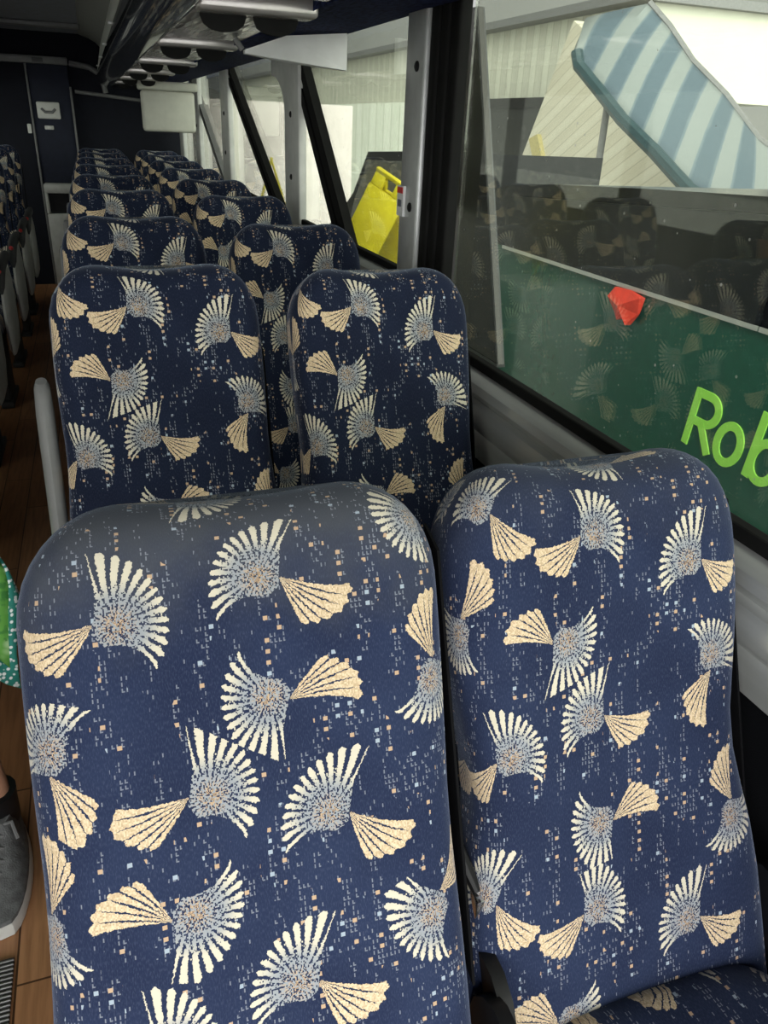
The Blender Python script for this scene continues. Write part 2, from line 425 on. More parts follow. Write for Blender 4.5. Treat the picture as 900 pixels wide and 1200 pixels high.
def cushion_mesh(hw, y0, y1, ztop, th, uo=(0, 0), us=(1, 1)):
    """seat cushion from rear y1 to front y0 with rounded corners"""
    bm = B(); uvl = bm.loops.layers.uv.new('UVMap')
    rows = []
    prof = [(.0, .0), (.004, .35), (.014, .65), (.03, .86), (.05, .96), (.075, 1.0)]
    N = 64; rc = .075
    def outline(shrink, z):
        pts = []
        for j in range(N):
            ph = 2 * PI * j / N
            cx_, sy_ = math.cos(ph), math.sin(ph)
            e = .38
            px = math.copysign(abs(cx_) ** e, cx_) * (hw - shrink); py = math.copysign(abs(sy_) ** e, sy_) * ((y1 - y0) / 2 - shrink)
            pts.append((px, (y0 + y1) / 2 + py, z))
        return pts
    lv = [(.14, ztop + .006), (.09, ztop + .004), (.05, ztop), (.028, ztop - .006), (.012, ztop - .018), (.003, ztop - .035), (0, ztop - .055), (0, ztop - th + .02), (.01, ztop - th)]
    for sh, z in lv: rows.append(outline(sh, z))
    V = [[bm.verts.new(p) for p in r] for r in rows]
    for i in range(len(V) - 1):
        for j in range(N): bm.faces.new((V[i][j], V[i][(j + 1) % N], V[i + 1][(j + 1) % N], V[i + 1][j]))
    bm.faces.new(V[0]); bm.faces.new(list(reversed(V[-1])))
    for f in bm.faces:
        for lp in f.loops:
            c = lp.vert.co; lp[uvl].uv = ((c.x - uo[0]) / us[0], (c.y + (c.z - ztop) - uo[1]) / us[1])
    return bm

def make_seat(a, hw, mat, side, label, group, uo=(0, 0), us=(1, 1), lean=0, waist=.02, armrest=None, cuv=(0, 0), t0=0.0, flare=0.0, dip=.010, shear=0.0):
    """side = +1: window seat, -1: aisle seat (armrest on -x side). Origin on the floor."""
    root = empty('coach_seat', (0, 0, 0), label, 'seat', group)
    mesh_obj('backrest', back_mesh(a, hw, waist=waist, uo=uo, us=us, lean=lean, t0=t0, flare=flare, dip=dip, shear=shear), mat, root)
    ta = math.tan(a)
    ztop = .49
    yb = -(FZ - ztop) * ta
    mesh_obj('seat_cushion', cushion_mesh(hw * .97, yb - .46, yb + .015, ztop, .13, uo=cuv, us=us), mat, root)
    # grey back shell (behind the padding)
    bm = B()
    ca, sa = math.cos(a), math.sin(a)
    rings = []
    for t in (.16, .20, .28, .40, .55, .69):
        w = hw * (.60 if t == .16 else .80) + lean * 0
        ring = []
        for (s, n) in ((-w, -.10), (-w * .96, -.128), (-w * .5, -.137), (0, -.14), (w * .5, -.137), (w * .96, -.128), (w, -.10), (0, -.095)):
            ring.append((s + lean * t, -t * sa - n * ca, FZ - t * ca + n * sa))
        rings.append(ring)
    loft(bm, rings); mesh_obj('back_shell', bm, M_black, root)
    # base frame
    bm = B()
    box(bm, -hw * .9, hw * .9, yb - .38, yb + .02, ztop - .175, ztop - .132, .008)
    f = mesh_obj('seat_frame', bm, M_black, root)
    for sx in (-1, 1):
        bm = B()
        xx = sx * hw * .78
        box(bm, xx - .018, xx + .018, yb - .30, yb - .06, .03, ztop - .176, .006)
        box(bm, xx - .03, xx + .03, yb - .34, yb - .02, .001, .03, .005)
        mesh_obj('leg', bm, M_dgrey, root)
    # hinge cover plates on both sides and the belt
    for sx in (-1, 1):
        bm = B()
        pts = []
        for k in range(14):
            ph = 2 * PI * k / 14
            pts.append((sx * (hw + .012), yb + .035 + .06 * math.cos(ph), ztop + .0 + .075 * math.sin(ph)))
        prism(bm, pts, (-sx * .016, 0, 0))
        mesh_obj('recliner_cover', bm, M_black, root)
    bm = B()
    sx = 1
    pts = []
    for k in range(9):
        t = .16 + .058 * k
        pts.append((hw + .006 + lean * t, -t * sa + .06, FZ - t * ca))
    loft(bm, [[(px - .0015, py - .02, pz), (px + .0015, py - .02, pz), (px + .0015, py + .02, pz + .012), (px - .0015, py + .02, pz + .012)] for px, py, pz in pts])
    st = mesh_obj('seat_belt', bm, M_strap, root)
    bm = B()
    p0 = Vector((hw + .008, yb + .16, ztop + .13))
    tube(bm, [p0 + Vector((-.008, .02, .05)), p0 + Vector((0, 0, .02)), p0 + Vector((.008, -.015, -.002))], [.006, .008, .006], 10)
    mesh_obj('belt_buckle', bm, M_black, st)
    bm = B(); box(bm, p0.x + .002, p0.x + .012, p0.y - .03, p0.y - .012, p0.z - .045, p0.z - .003, .002)
    mesh_obj('buckle_tongue', bm, M_chrome, st)
    if armrest:
        xa = -(hw + .03) if armrest in ('raised', 'down_left') else hw + .028
        if armrest == 'raised':
            bm = B()
            rings = []
            for (t, wd, dp) in ((.0, .010, .012), (.012, .014, .024), (.06, .016, .028), (.30, .016, .03), (.36, .014, .026), (.385, .010, .014)):
                tt = .20 + t
                c = Vector((xa, -tt * sa + .055, FZ - tt * ca))
                rings.append([(c.x + wd * math.cos(q * PI / 6), c.y + dp * math.sin(q * PI / 6) * ca, c.z + dp * math.sin(q * PI / 6) * sa) for q in range(12)])
            loft(bm, rings); mesh_obj('armrest', bm, M_mgrey, root)
        else:
            bm = B()
            rings = []
            for (yy, zz, wd, hh) in ((yb + .06, .70, .012, .012), (yb + .03, .70, .022, .024), (yb - .10, .70, .025, .027), (yb - .26, .69, .025, .028), (yb - .34, .665, .024, .034), (yb - .375, .63, .02, .034), (yb - .385, .60, .010, .02)):
                rings.append([(xa + wd * math.cos(q * PI / 6), yy, zz + hh * math.sin(q * PI / 6)) for q in range(12)])
            loft(bm, rings); ar = mesh_obj('armrest', bm, M_dgrey, root)
            bm = B()
            tube(bm, [(xa, yb - .368, .684), (xa, yb - .392, .689)], [.012, .010], 12)
            mesh_obj('armrest_button', bm, M_red, ar)['label'] = 'red release button'
            # grey side shield
            bm = B()
            rings = []
            for (zz, y0_, y1_, w_) in ((.66, yb - .30, yb + .03, .012), (.60, yb - .32, yb + .04, .02), (.50, yb - .36, yb + .05, .022), (.38, yb - .37, yb + .03, .022), (.30, yb - .35, yb - .05, .02), (.27, yb - .32, yb - .12, .01)):
                yc, yr = (y0_ + y1_) / 2, (y1_ - y0_) / 2
                rings.append([(xa + w_ * math.sin(q * PI / 8), yc + yr * math.copysign(abs(math.cos(q * PI / 8)) ** .6, math.cos(q * PI / 8)), zz) for q in range(16)])
            loft(bm, rings); mesh_obj('side_shield', bm, M_lgrey, root)
    return root

A20 = R(20)
# rows: y of the seat front plane at head height
AIS_Y = [-.025, .80, 1.60, 2.47, 3.26, 4.05, 4.80, 5.55, 6.20]
WIN_Y = [.0, .71, 1.42, 2.26, 3.05, 3.86, 4.62, 5.38, 6.10]
AX, WX = -.007, .41
G = 'blue patterned coach seats in rows'
ordn = ['front', 'second', 'third', 'fourth', 'fifth', 'sixth', 'seventh', 'eighth', 'ninth']

s = make_seat(R(27), .203, M_two, -1, 'nearest aisle seat, huge blue backrest with greyish worn top at lower left', G, lean=-.03, waist=.005, t0=.058, dip=.006)
s.location = (.002, AIS_Y[0], 0)
s = make_seat(R(24.5), .192, M_one_lit, 1, 'nearest window seat at lower right, its cushion showing at the bottom edge', G, waist=.026, t0=.070, cuv=(.07, -.10), dip=.012, flare=.03, lean=-.015, uo=(-.003, -.022), shear=.065)
s.location = (WX + .008, WIN_Y[0], 0)
ais0 = make_seat(A20, .187, M_one_shaded, -1, 'seat', G, uo=(-.012, -.145), us=(1.13, 1.13), armrest='raised', waist=.008, flare=.03, t0=-.025)
win0 = make_seat(A20, .178, M_one_shaded, 1, 'seat', G, uo=(-.032, -.143), us=(1.0, 1.08), waist=.01, flare=.02, t0=-.028)
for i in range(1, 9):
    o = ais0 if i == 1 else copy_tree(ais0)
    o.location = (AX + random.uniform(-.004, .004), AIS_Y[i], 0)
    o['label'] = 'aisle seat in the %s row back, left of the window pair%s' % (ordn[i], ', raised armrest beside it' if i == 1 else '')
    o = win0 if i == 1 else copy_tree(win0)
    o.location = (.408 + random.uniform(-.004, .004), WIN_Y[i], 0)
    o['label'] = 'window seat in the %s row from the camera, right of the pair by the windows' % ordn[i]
GL = 'coach seats across the aisle'
lef0 = make_seat(A20, .185, M_one_shaded, -1, 'seat', GL, uo=(.02, -.145), us=(1.05, 1.1), armrest='down', t0=-.03)
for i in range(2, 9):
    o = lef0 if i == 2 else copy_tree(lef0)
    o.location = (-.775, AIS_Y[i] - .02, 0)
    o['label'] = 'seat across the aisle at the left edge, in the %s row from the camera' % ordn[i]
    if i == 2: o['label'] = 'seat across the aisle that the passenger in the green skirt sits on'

# ------------------------------------------------------------------ coach shell
XW = .66
Y0, Y1 = -1.9, 6.95
XL = -1.42
ZC = 1.93
bm = B(); box(bm, XL, XW + .06, Y0, Y1 + .1, -.06, 0); struct('floor', bm, M_floor)
bm = B(); box(bm, XL, XW + .06, Y0, Y1 + .1, ZC, ZC + .05); struct('ceiling', bm, M_ceil)
# ceiling cove next to the rack, bent cross section
def sweep_y(bm, prof, y0, y1, n=1):
    rings = [[(x, y0 + (y1 - y0) * k / n, z) for x, z in prof] for k in range(n + 1)]
    loft(bm, rings)
bm = B(); sweep_y(bm, [(-.075, 1.929), (.0, 1.905), (.05, 1.88), (.09, 1.84), (.11, 1.84), (.11, 1.929)], Y0, Y1); struct('trim_1', bm, M_cove, smooth=True)
# arch ribs across the ceiling at the rear
bm = B(); box(bm, XL, -.06, 6.05, 6.12, ZC - .035, ZC - .001, .01); struct('trim_2', bm, M_mgrey)
# right lower wall
bm = B(); box(bm, XW, XW + .05, Y0, 1.2, 0, .745); box(bm, XW, XW + .05, 1.2, Y1, 0, .93); struct('wall_right', bm, M_wall)
# outside skin of the coach (seen only in reflections and from outside)
bm = B(); box(bm, XW + .052, XW + .09, Y0, 1.2, -.9, .80); box(bm, XW + .052, XW + .09, 1.2, Y1 + .1, -.9, .98); box(bm, XW + .052, XW + .09, Y0, Y1 + .1, 1.75, 2.05)
struct('trim_3', bm, M_shell)
bm = B(); box(bm, XW + .0, XW + .05, Y0, Y1, 1.66, ZC); struct('wall_right_top', bm, M_cove)
# sill rails
def rail(bm, y0, y1, zt, zb, x=XW):
    sweep_y(bm, [(x + .012, zt), (x - .018, zt - .004), (x - .032, zt - .014), (x - .037, zt - .030), (x - .031, zt - .042), (x - .026, zt - .047), (x - .038, zt - .053), (x - .046, zt - .070), (x - .045, zt - .092), (x - .034, zt - .108), (x - .038, zt - .118), (x - .030, zb), (x + .012, zb)], y0, y1)
bm = B(); rail(bm, Y0, 1.135, .905, .735); struct('trim_4', bm, M_alu, smooth=True)
bm = B(); rail(bm, 1.26, Y1, 1.018, .86); struct('trim_5', bm, M_alu, smooth=True)
bm = B(); box(bm, XW - .002, XW + .02, Y0, 1.01, .903, .925, .004); struct('trim_6', bm, M_rubber)
bm = B(); box(bm, XW - .002, XW + .02, 1.26, Y1, 1.016, 1.036, .004); struct('trim_7', bm, M_rubber)

def pane(n, y0, y1, z0, z1, x=XW + .03):
    bm = B(); box(bm, x, x + .005, y0, y1, z0, z1)
    return struct('window_%d' % n, bm, M_glass)
pane(1, Y0, 1.02, .90, 1.68)
pane(2, 1.24, 2.50, 1.0, 1.68)
pane(3, 2.50, 4.10, 1.0, 1.68)
pane(4, 4.10, 5.40, 1.0, 1.68)
pane(5, 5.40, Y1, 1.0, 1.68)

# pillars
def pillar(n, y0, y1, mat, z0=.86, x0=XW - .028, bolts=(), roundtop=False):
    root = empty('trim_%d' % n, (XW, (y0 + y1) / 2, z0)); root['kind'] = 'structure'
    bm = B(); box(bm, x0 - XW, .02, -(y1 - y0) / 2, (y1 - y0) / 2, 0, 1.75 - z0, .008, seg=3)
    mesh_obj('pillar_cover', bm, mat, root)
    for (z, dy) in bolts:
        bm = B(); tube(bm, [(x0 - XW + .003, dy, z - z0), (x0 - XW - .003, dy, z - z0), (x0 - XW - .006, dy, z - z0)], [.011, .011, .006], 12)
        mesh_obj('bolt', bm, M_black, root)
    return root
pillar(8, 1.145, 1.262, M_pillar, z0=.745, bolts=((1.50, -.02), (1.20, -.02)))
# black seals beside the main pillar
for k, (a_, b_) in enumerate(((1.098, 1.142), (1.052, 1.094), (1.005, 1.048))):
    bm = B(); box(bm, XW - .018 + .004 * k, XW + .02, a_, b_, .86, 1.75, .007, seg=3); struct('trim_%d' % (9 + k), bm, M_rubber, smooth=True)
pillar(12, 2.42, 2.66, M_lgrey, z0=1.0, x0=XW - .012, bolts=((1.40, .0), (1.18, .0)))
pillar(13, 4.08, 4.34, M_lgrey, z0=1.0, x0=XW - .012, bolts=((1.40, .0), (1.2, .0)))
pillar(14, 5.40, 5.62, M_lgrey, z0=1.0, x0=XW - .012, bolts=((1.32, .0),))
pillar(15, 6.5, 6.75, M_lgrey, z0=1.0, x0=XW - .012)
# rounded upper window corner against the pillar at 2.66
bm = B()
pts = [(XW - .010, 2.66, 1.62), (XW - .010, 2.66, 1.40)]
for k in range(9):
    ph = k * PI / 16
    pts.append((XW - .010, 2.66 + .24 * (1 - math.cos(ph)), 1.40 + .14 * math.sin(ph)))
pts.append((XW - .010, 2.90, 1.62))
prism(bm, pts, (.03, 0, 0)); struct('trim_16', bm, M_lgrey)
# slanted black window dividers
def slant(n, yt, yb_, w, mat=M_rubber, zb=1.03, zt=1.66, x=XW + .0):
    bm = B()
    for k, (dx, off, ww) in enumerate(((0, 0, w * .42), (.006, w * .42, w * .2), (0, w * .62, w * .38))):
        prism(bm, [(x + dx, yt + off, zt), (x + dx, yt + off + ww, zt), (x + dx, yb_ + off + ww, zb), (x + dx, yb_ + off, zb)], (.03, 0, 0))
    struct('trim_%d' % n, bm, mat)
slant(17, 2.52, 1.78, .17)
slant(18, 4.15, 2.80, .19)
slant(19, 5.9, 4.36, .12, M_mgrey)

# left wall with window band, rear partitions
bm = B(); box(bm, XL - .05, XL, Y0, Y1, 0, .95); box(bm, XL - .05, XL, Y0, Y1, 1.6, ZC)
for yy in (-1.2, .3, 1.8, 3.3, 4.8, 6.3): box(bm, XL - .05, XL, yy, yy + .14, .95, 1.6)
struct('wall_left', bm, M_wall)
bm = B(); box(bm, XL - .03, XL - .025, Y0, Y1, .95, 1.6); struct('window_6', bm, glass_mat('privacy_glass', (.80, .82, .78)))
bm = B(); sweep_y(bm, [(XL, 1.60), (-1.10, 1.57), (-.89, 1.57), (-.80, 1.62), (-.80, 1.84), (-.68, 1.929), (XL, 1.929)], Y0, Y1); struct('trim_20', bm, M_cove)
bm = B(); box(bm, XL, XW + .06, Y1, Y1 + .06, 0, ZC + .05); struct('wall_back', bm, M_dark)
bm = B(); box(bm, XL, XW + .05, Y0 - .04, Y0, 0, .45); struct('wall_front', bm, M_wall)
# ------------------------------------------------------------------ toilet cubicle at the rear left
cub = empty('toilet_cubicle', (-.40, 6.9, 0), 'dark toilet cubicle at the rear of the aisle with a navy door and grey edging', 'cubicle')
def cpart(name, mat, parent, *a, **k):
    bm = B(); box(bm, *a, **k)
    for v in bm.verts: v.co -= Vector((-.40, 6.9, 0))
    return mesh_obj(name, bm, mat, parent)
cpart('side_panel', M_dark, cub, -1.40, -.50, 6.86, 6.94, .0, 1.70)
cpart('header', M_mgrey, cub, -1.2, -.18, 6.83, 6.93, 1.70, 1.755, bev=.008)
cpart('vent_grille', M_dgrey, cub, -.44, -.36, 6.822, 6.832, 1.712, 1.742, bev=.003)
cpart('edge_trim', M_mgrey, cub, -.505, -.490, 6.84, 6.88, .0, 1.70, bev=.004)
dr = cpart('door', M_door, cub, -.49, -.185, 6.86, 6.93, .83, 1.70, bev=.006)
hd = cpart('door_handle', M_lgrey, dr, -.455, -.280, 6.835, 6.862, 1.31, 1.435, bev=.012)
bm = B(); tube(bm, [(-.42, 6.828, 1.385), (-.395, 6.822, 1.36), (-.34, 6.822, 1.36), (-.315, 6.828, 1.385)], .010, 10)
for v in bm.verts: v.co -= Vector((-.40, 6.9, 0))
mesh_obj('grip', bm, M_mgrey, dr)
cpart('indicator', M_lgrey, dr, -.415, -.345, 6.845, 6.862, 1.232, 1.262, bev=.006)
cpart('indicator_window', M_white, dr, -.39, -.365, 6.838, 6.846, 1.238, 1.256, bev=.002)
cpart('edge_trim', M_mgrey, cub, -.188, -.172, 6.84, 6.93, .83, 1.55, bev=.004)
cpart('coat_hook', M_lgrey, cub, -.545, -.515, 6.84, 6.862, 1.20, 1.27, bev=.006)
# cream console below the door
con = empty('step_console', (-.34, 6.75, 0), 'pale grey console box with black recess below the toilet door', 'console')
bm = B(); box(bm, -.14, .10, -.06, .10, .76, .83, .012); box(bm, -.14, .10, -.05, .1, .0, .60, .01); box(bm, -.14, -.115, -.05, .1, .6, .77, .006); box(bm, .075, .10, -.05, .1, .6, .77, .006)
mesh_obj('housing', bm, M_lgrey, con)
bm = B(); box(bm, -.113, .073, -.01, .02, .602, .758); mesh_obj('recess', bm, M_black, con)
# rear arch trim around the dark rear bulkhead
bm = B()
tube(bm, [(-.17, 6.9, 1.72), (-.02, 6.9, 1.70), (.05, 6.9, 1.66), (.08, 6.9, 1.58), (.09, 6.9, 1.52)], .022, 8)
tube(bm, [(-.15, 6.91, 1.52), (.10, 6.91, 1.50), (.42, 6.91, 1.475)], .014, 8)
struct('trim_21', bm, M_mgrey, smooth=True)

# ------------------------------------------------------------------ luggage rack
rack = empty('luggage_rack', (0, 0, 0), 'overhead luggage rack running the length of the coach above the window seats', 'luggage rack')
bm = B(); sweep_y(bm, [(.352, 1.572), (.40, 1.596), (.60, 1.604), (.66, 1.612), (.66, 1.64), (.352, 1.64)], Y0, Y1 - .02); mesh_obj('fabric_underside', bm, M_fab, rack)
bm = B(); sweep_y(bm, [(.13, 1.568), (.095, 1.568), (.06, 1.582), (.038, 1.605), (.030, 1.635), (.036, 1.665), (.13, 1.665)], Y0, Y1 - .02)
gl = pmat('glossy_dark_strip', (.035, .036, .04), .12, var=.6, scale=22, stretch=(3, .35, 3), coat=.6)
mesh_obj('glossy_edge_strip', bm, gl, rack)
bm = B(); box(bm, .131, .351, Y0, Y1 - .02, 1.60, 1.66); mesh_obj('rack_floor', bm, M_mgrey, rack)
k = 0; yy = -1.9
while yy < 5.7:
    bm = B(); prism(bm, [(.036, yy, 1.668), (.082, yy, 1.862), (.11, yy, 1.862), (.11, yy, 1.668)], (0, 1.05, 0))
    dd = mesh_obj('bin_door', bm, M_lgrey, rack)
    bm = B(); box(bm, .024, .040, yy + .48, yy + .54, 1.672, 1.680, .002); mesh_obj('latch', bm, M_white, dd)
    yy += 1.06
# service panels with reading lights: bars at these distances
def prismatic():
    m, nt, b = base_mat('prismatic_lens')
    tc = nt.new('ShaderNodeTexCoord')
    vo = nt.new('ShaderNodeTexVoronoi'); vo.inputs['Scale'].default_value = 1; nt.l.new(nt.v('MULTIPLY', tc.outputs['Object'], (70, 9, 20)), vo.inputs['Vector'])
    c = nt.mix(vo.outputs['Color'], C4((.22, .21, .21)), C4((1.0, .96, .94)))
    nt.l.new(nt.mix(.5, c, C4((.55, .52, .51))), b.inputs['Base Color'])
    b.inputs['Roughness'].default_value = .2; b.inputs['Metallic'].default_value = .3
    bp = nt.new('ShaderNodeBump'); bp.inputs['Strength'].default_value = .9; bp.inputs['Distance'].default_value = .006
    nt.l.new(vo.outputs['Distance'], bp.inputs['Height']); nt.l.new(bp.outputs[0], b.inputs['Normal'])
    return m
M_prism = prismatic()
M_bar = pmat('pinkish_grey_bar', (.50, .47, .46), .25, metal=.4, var=.08)
PG = 'service panels under the luggage rack'
yb0 = .10; first = None
ys = [.12, 1.08, 2.03, 3.02, 3.95, 4.85, 5.72]
for i, yy in enumerate(ys):
    if first is None:
        u_ = empty('service_panel', (.24, yy, 1.57), 'panel', 'light panel', PG)
        bm = B(); box(bm, -.108, .112, .045, .80, .004, .028, .006); mesh_obj('lens', bm, M_prism, u_)
        bm = B(); box(bm, -.11, .125, -.035, .042, -.010, .028, .008, seg=3); mesh_obj('crossbar', bm, M_bar, u_)
        bm = B(); box(bm, -.115, -.108, .0, .80, -.004, .028, .002); mesh_obj('edge_strip', bm, M_chrome, u_)
        for cx in (-.052, .055):
            bm = B(); rings = []
            for (zz, rr) in ((.0, .046), (-.012, .046), (-.026, .040), (-.034, .028), (-.038, .012)):
                rings.append([(cx + rr * math.cos(q * PI / 14), .044 + rr * 1.5 * math.sin(q * PI / 14), zz) for q in range(15)])
            loft(bm, rings)
            rl = mesh_obj('reading_light', bm, M_rubber, u_); rl['label'] = 'black half-moon reading light'
        first = u_
    else:
        u_ = copy_tree(first); u_.location = (.24, yy, 1.57)
    u_['label'] = ['service panel with two reading lights, cut off by the top edge of the photo', 'large service panel with two black half-moon lights at the top, nearest one seen whole', 'second service panel down the rack seen whole', 'third service panel down the rack seen whole', 'fourth service panel down the rack seen whole', 'fifth service panel down the rack seen whole', 'furthest service panel at the rear end of the rack'][i]
bm = B(); box(bm, .255, .315, .74, .80, 1.566, 1.573, .002); tag(mesh_obj('warning_sticker', bm, pmat('amber_sticker', (.75, .42, .05), .5, var=.4, scale=120)), 'amber sticker on the nearest service panel at top edge', 'sticker')

# hanging panels
scr = empty('hanging_screen', (.45, 5.0, 1.28), 'cream box shaped panel hanging under the rack near the rear windows', 'panel')
bm = B(); box(bm, -.20, .13, -.03, .05, .0, .235, .02, seg=3); mesh_obj('housing', bm, M_cream, scr)
bm = B(); box(bm, -.215, .15, -.05, .07, .235, .285, .012, seg=3); mesh_obj('hood', bm, M_cream, scr)
fl = empty('flap_panel', (.45, 1.72, 1.50), 'white folding flap hanging from the rack above the third window seat', 'panel')
bm = B()
prism(bm, [(-.115, 0, .045), (.0, 0, .085), (.165, -.03, .10), (.165, -.03, .010), (.0, 0, .022), (-.115, 0, .036)], (0, .028, 0)); mesh_obj('flap', bm, M_white, fl, smooth=False)
bm = B(); tube(bm, [(-.12, .012, .045), (-.14, .012, .070)], .008, 8); mesh_obj('hinge', bm, M_mgrey, fl)
bm = B(); box(bm, XW - .0355, XW - .0288, 1.215, 1.258, 1.175, 1.245)
st = mesh_obj('pillar_label', bm, M_white); tag(st, 'small white label with red heading stuck on the grey window pillar', 'label')
bm = B(); box(bm, XW - .037, XW - .0355, 1.218, 1.255, 1.228, 1.242)
h = mesh_obj('heading', bm, pmat('red_ink', (.6, .05, .05), .6), st); 
bm = B(); box(bm, XW - .037, XW - .0355, 1.225, 1.248, 1.197, 1.213); mesh_obj('symbol', bm, pmat('grey_ink', (.12, .13, .16), .6), st)
bm = B()
prism(bm, [(XW - .04, .80, .865), (XW - .04, .835, .872), (XW - .045, .845, .835), (XW - .045, .805, .828)], (.003, 0, 0))
tag(mesh_obj('sweet_wrapper', bm, pmat('yellow_red_wrapper', (.85, .55, .04), .35, var=.6, scale=70)), 'yellow and red scrap tucked on the sill rail beside the second window seat', 'wrapper')

# ------------------------------------------------------------------ passenger across the aisle (only skirt, ankle and shoe reach the photo)
M_skin = pmat('skin', (.42, .22, .14), .5, var=.08)
M_hair = pmat('dark_hair', (.02, .013, .01), .6)
per = empty('person', (-.72, 1.36, 0), 'person seated across the aisle in a green floral skirt, one grey sneaker in the aisle', 'person')
PX = Vector((-.72, 1.36, 0))
def skin_body(name, verts, edges, radii, mat, parent, sub=2):
    me = bpy.data.meshes.new(name); me.from_pydata([tuple(Vector(v) - PX) for v in verts], edges, [])
    o = bpy.data.objects.new(name, me); COL.objects.link(o); o.parent = parent
    md = o.modifiers.new('Skin', 'SKIN'); md.use_smooth_shade = True
    for i, r_ in enumerate(radii): me.skin_vertices[0].data[i].radius = (r_, r_) if not isinstance(r_, tuple) else r_
    me.skin_vertices[0].data[0].use_root = True
    sb = o.modifiers.new('Sub', 'SUBSURF'); sb.levels = sub; sb.render_levels = sub
    me.materials.append(mat)
    return o
V_ = [(-.74, 1.30, .60), (-.74, 1.33, .78), (-.74, 1.38, .98), (-.74, 1.37, 1.10), (-.74, 1.345, 1.17), (-.74, 1.32, 1.27),
      (-.66, 1.27, .59), (-.575, .93, .575), (-.49, .72, .33), (-.42, .60, .15), (-.42, .60, .115), (-.42, .598, .085),
      (-.82, 1.27, .59), (-.82, .95, .575), (-.84, .86, .33), (-.84, .80, .15), (-.84, .80, .115), (-.84, .80, .085),
      (-.60, 1.37, 1.05), (-.565, 1.30, .82), (-.60, 1.10, .72), (-.62, 1.03, .70),
      (-.88, 1.37, 1.05), (-.92, 1.30, .82), (-.86, 1.10, .70), (-.83, 1.03, .69)]
E_ = [(0, 1), (1, 2), (2, 3), (3, 4), (4, 5), (0, 6), (6, 7), (7, 8), (8, 9), (9, 10), (10, 11), (0, 12), (12, 13), (13, 14), (14, 15), (15, 16), (16, 17),
      (2, 18), (18, 19), (19, 20), (20, 21), (2, 22), (22, 23), (23, 24), (24, 25)]
R_ = [.12, .11, .13, .055, .05, .085, .085, .062, .052, .036, .030, .026, .085, .062, .052, .036, .030, .026, .05, .04, .03, .028, .05, .04, .03, .028]
skin_body('body', V_, E_, R_, M_skin, per)
def shift(bm):
    for v in bm.verts: v.co -= PX
# blouse (upper body)
bm = B(); rings = []
for (z, yc, rx, ry) in ((.56, 1.31, .165, .15), (.70, 1.33, .155, .135), (.85, 1.36, .165, .13), (.98, 1.38, .175, .125), (1.06, 1.38, .14, .10), (1.11, 1.37, .08, .075)):
    rings.append([(-.74 + rx * math.cos(q * PI / 10), yc + ry * math.sin(q * PI / 10), z) for q in range(20)])
loft(bm, rings); shift(bm); mesh_obj('blouse', bm, pmat('dark_blouse', (.03, .05, .05), .8), per)
# hair
bm = B(); bmesh.ops.create_icosphere(bm, subdivisions=3, radius=.105)
for v in bm.verts: v.co = Vector((v.co.x * .95 - .74, v.co.y + 1.345 + (.02 if v.co.z < 0 else 0), v.co.z * 1.15 + 1.30))
bmesh.ops.delete(bm, geom=[v for v in bm.verts if v.co.y < 1.30 and v.co.z < 1.35], context='VERTS')
shift(bm); mesh_obj('hair', bm, M_hair, per)
bm = B()
for sx in (-1, 1):
    bmesh.ops.create_icosphere(bm, subdivisions=2, radius=.011, matrix=Matrix.Translation((-.74 + sx * .03, 1.235, 1.285)))
shift(bm); mesh_obj('eyes', bm, M_black, per)
bm = B(); tube(bm, [(-.74, 1.24, 1.29), (-.74, 1.215, 1.255), (-.74, 1.235, 1.245)], [.006, .012, .009], 8); shift(bm); mesh_obj('nose', bm, M_skin, per)
# skirt: a draped sheet over both thighs with the hem over the aisle side
bm = B()
NU, NV = 40, 22
grid = []
for i in range(NU + 1):
    u = i / NU                       # across from the far side to the aisle side
    row = []
    for j in range(NV + 1):
        v = j / NV                   # from the hips to the knees and down over them
        y = 1.42 - .58 * min(v / .72, 1.0) - (.05 * math.sin((v - .72) / .28 * PI / 2) if v > .72 else 0)
        x = -.98 + (.585 - .24 * max(0, 1 - v / .74) ** .9) * u
        z = .675 - .03 * v
        if v > .72: z -= .20 * ((v - .72) / .28) ** 1.2
        eu = max(0, (u - .66) / .34)
        z -= .13 * eu ** 1.8
        x += .045 * math.sin(v * 3) * eu + (.01 * eu)
        z += .010 * math.sin(u * 19 + v * 4) * (.4 + v) + .006 * math.sin(v * 23 + u * 6)
        y += .014 * math.sin(u * 21) * max(0, v - .5)
        if u < .2: z -= .10 * ((.2 - u) / .2) ** 2
        row.append(bm.verts.new((x, y, z)))
    grid.append(row)
for i in range(NU):
    for j in range(NV): bm.faces.new((grid[i][j], grid[i + 1][j], grid[i + 1][j + 1], grid[i][j + 1]))
hempts = [grid[NU][j].co.copy() for j in range(4, NV + 1)] + [grid[i][NV].co.copy() for i in range(NU - 1, 8, -1)]
shift(bm)
sk = mesh_obj('skirt', bm, floral_mat(), per)
sd = sk.modifiers.new('Solid', 'SOLIDIFY'); sd.thickness = .006
bm = B()
prev = None
for k, p in enumerate(hempts):
    out = Vector((.010, -.002, 0)) if k < NV - 3 else Vector((0, -.010, 0))
    wv = .004 * math.sin(k * 1.1)
    a_ = bm.verts.new(p - PX + Vector((0, 0, .006))); b_ = bm.verts.new(p - PX + out + Vector((wv, 0, -.05)))
    if prev: bm.faces.new((prev[0], a_, b_, prev[1]))
    prev = (a_, b_)
hm = mesh_obj('hem', bm, lace_mat(), sk); sd = hm.modifiers.new('Solid', 'SOLIDIFY'); sd.thickness = .006; sd.offset = 0
hm['label'] = 'teal hem with white embroidery'
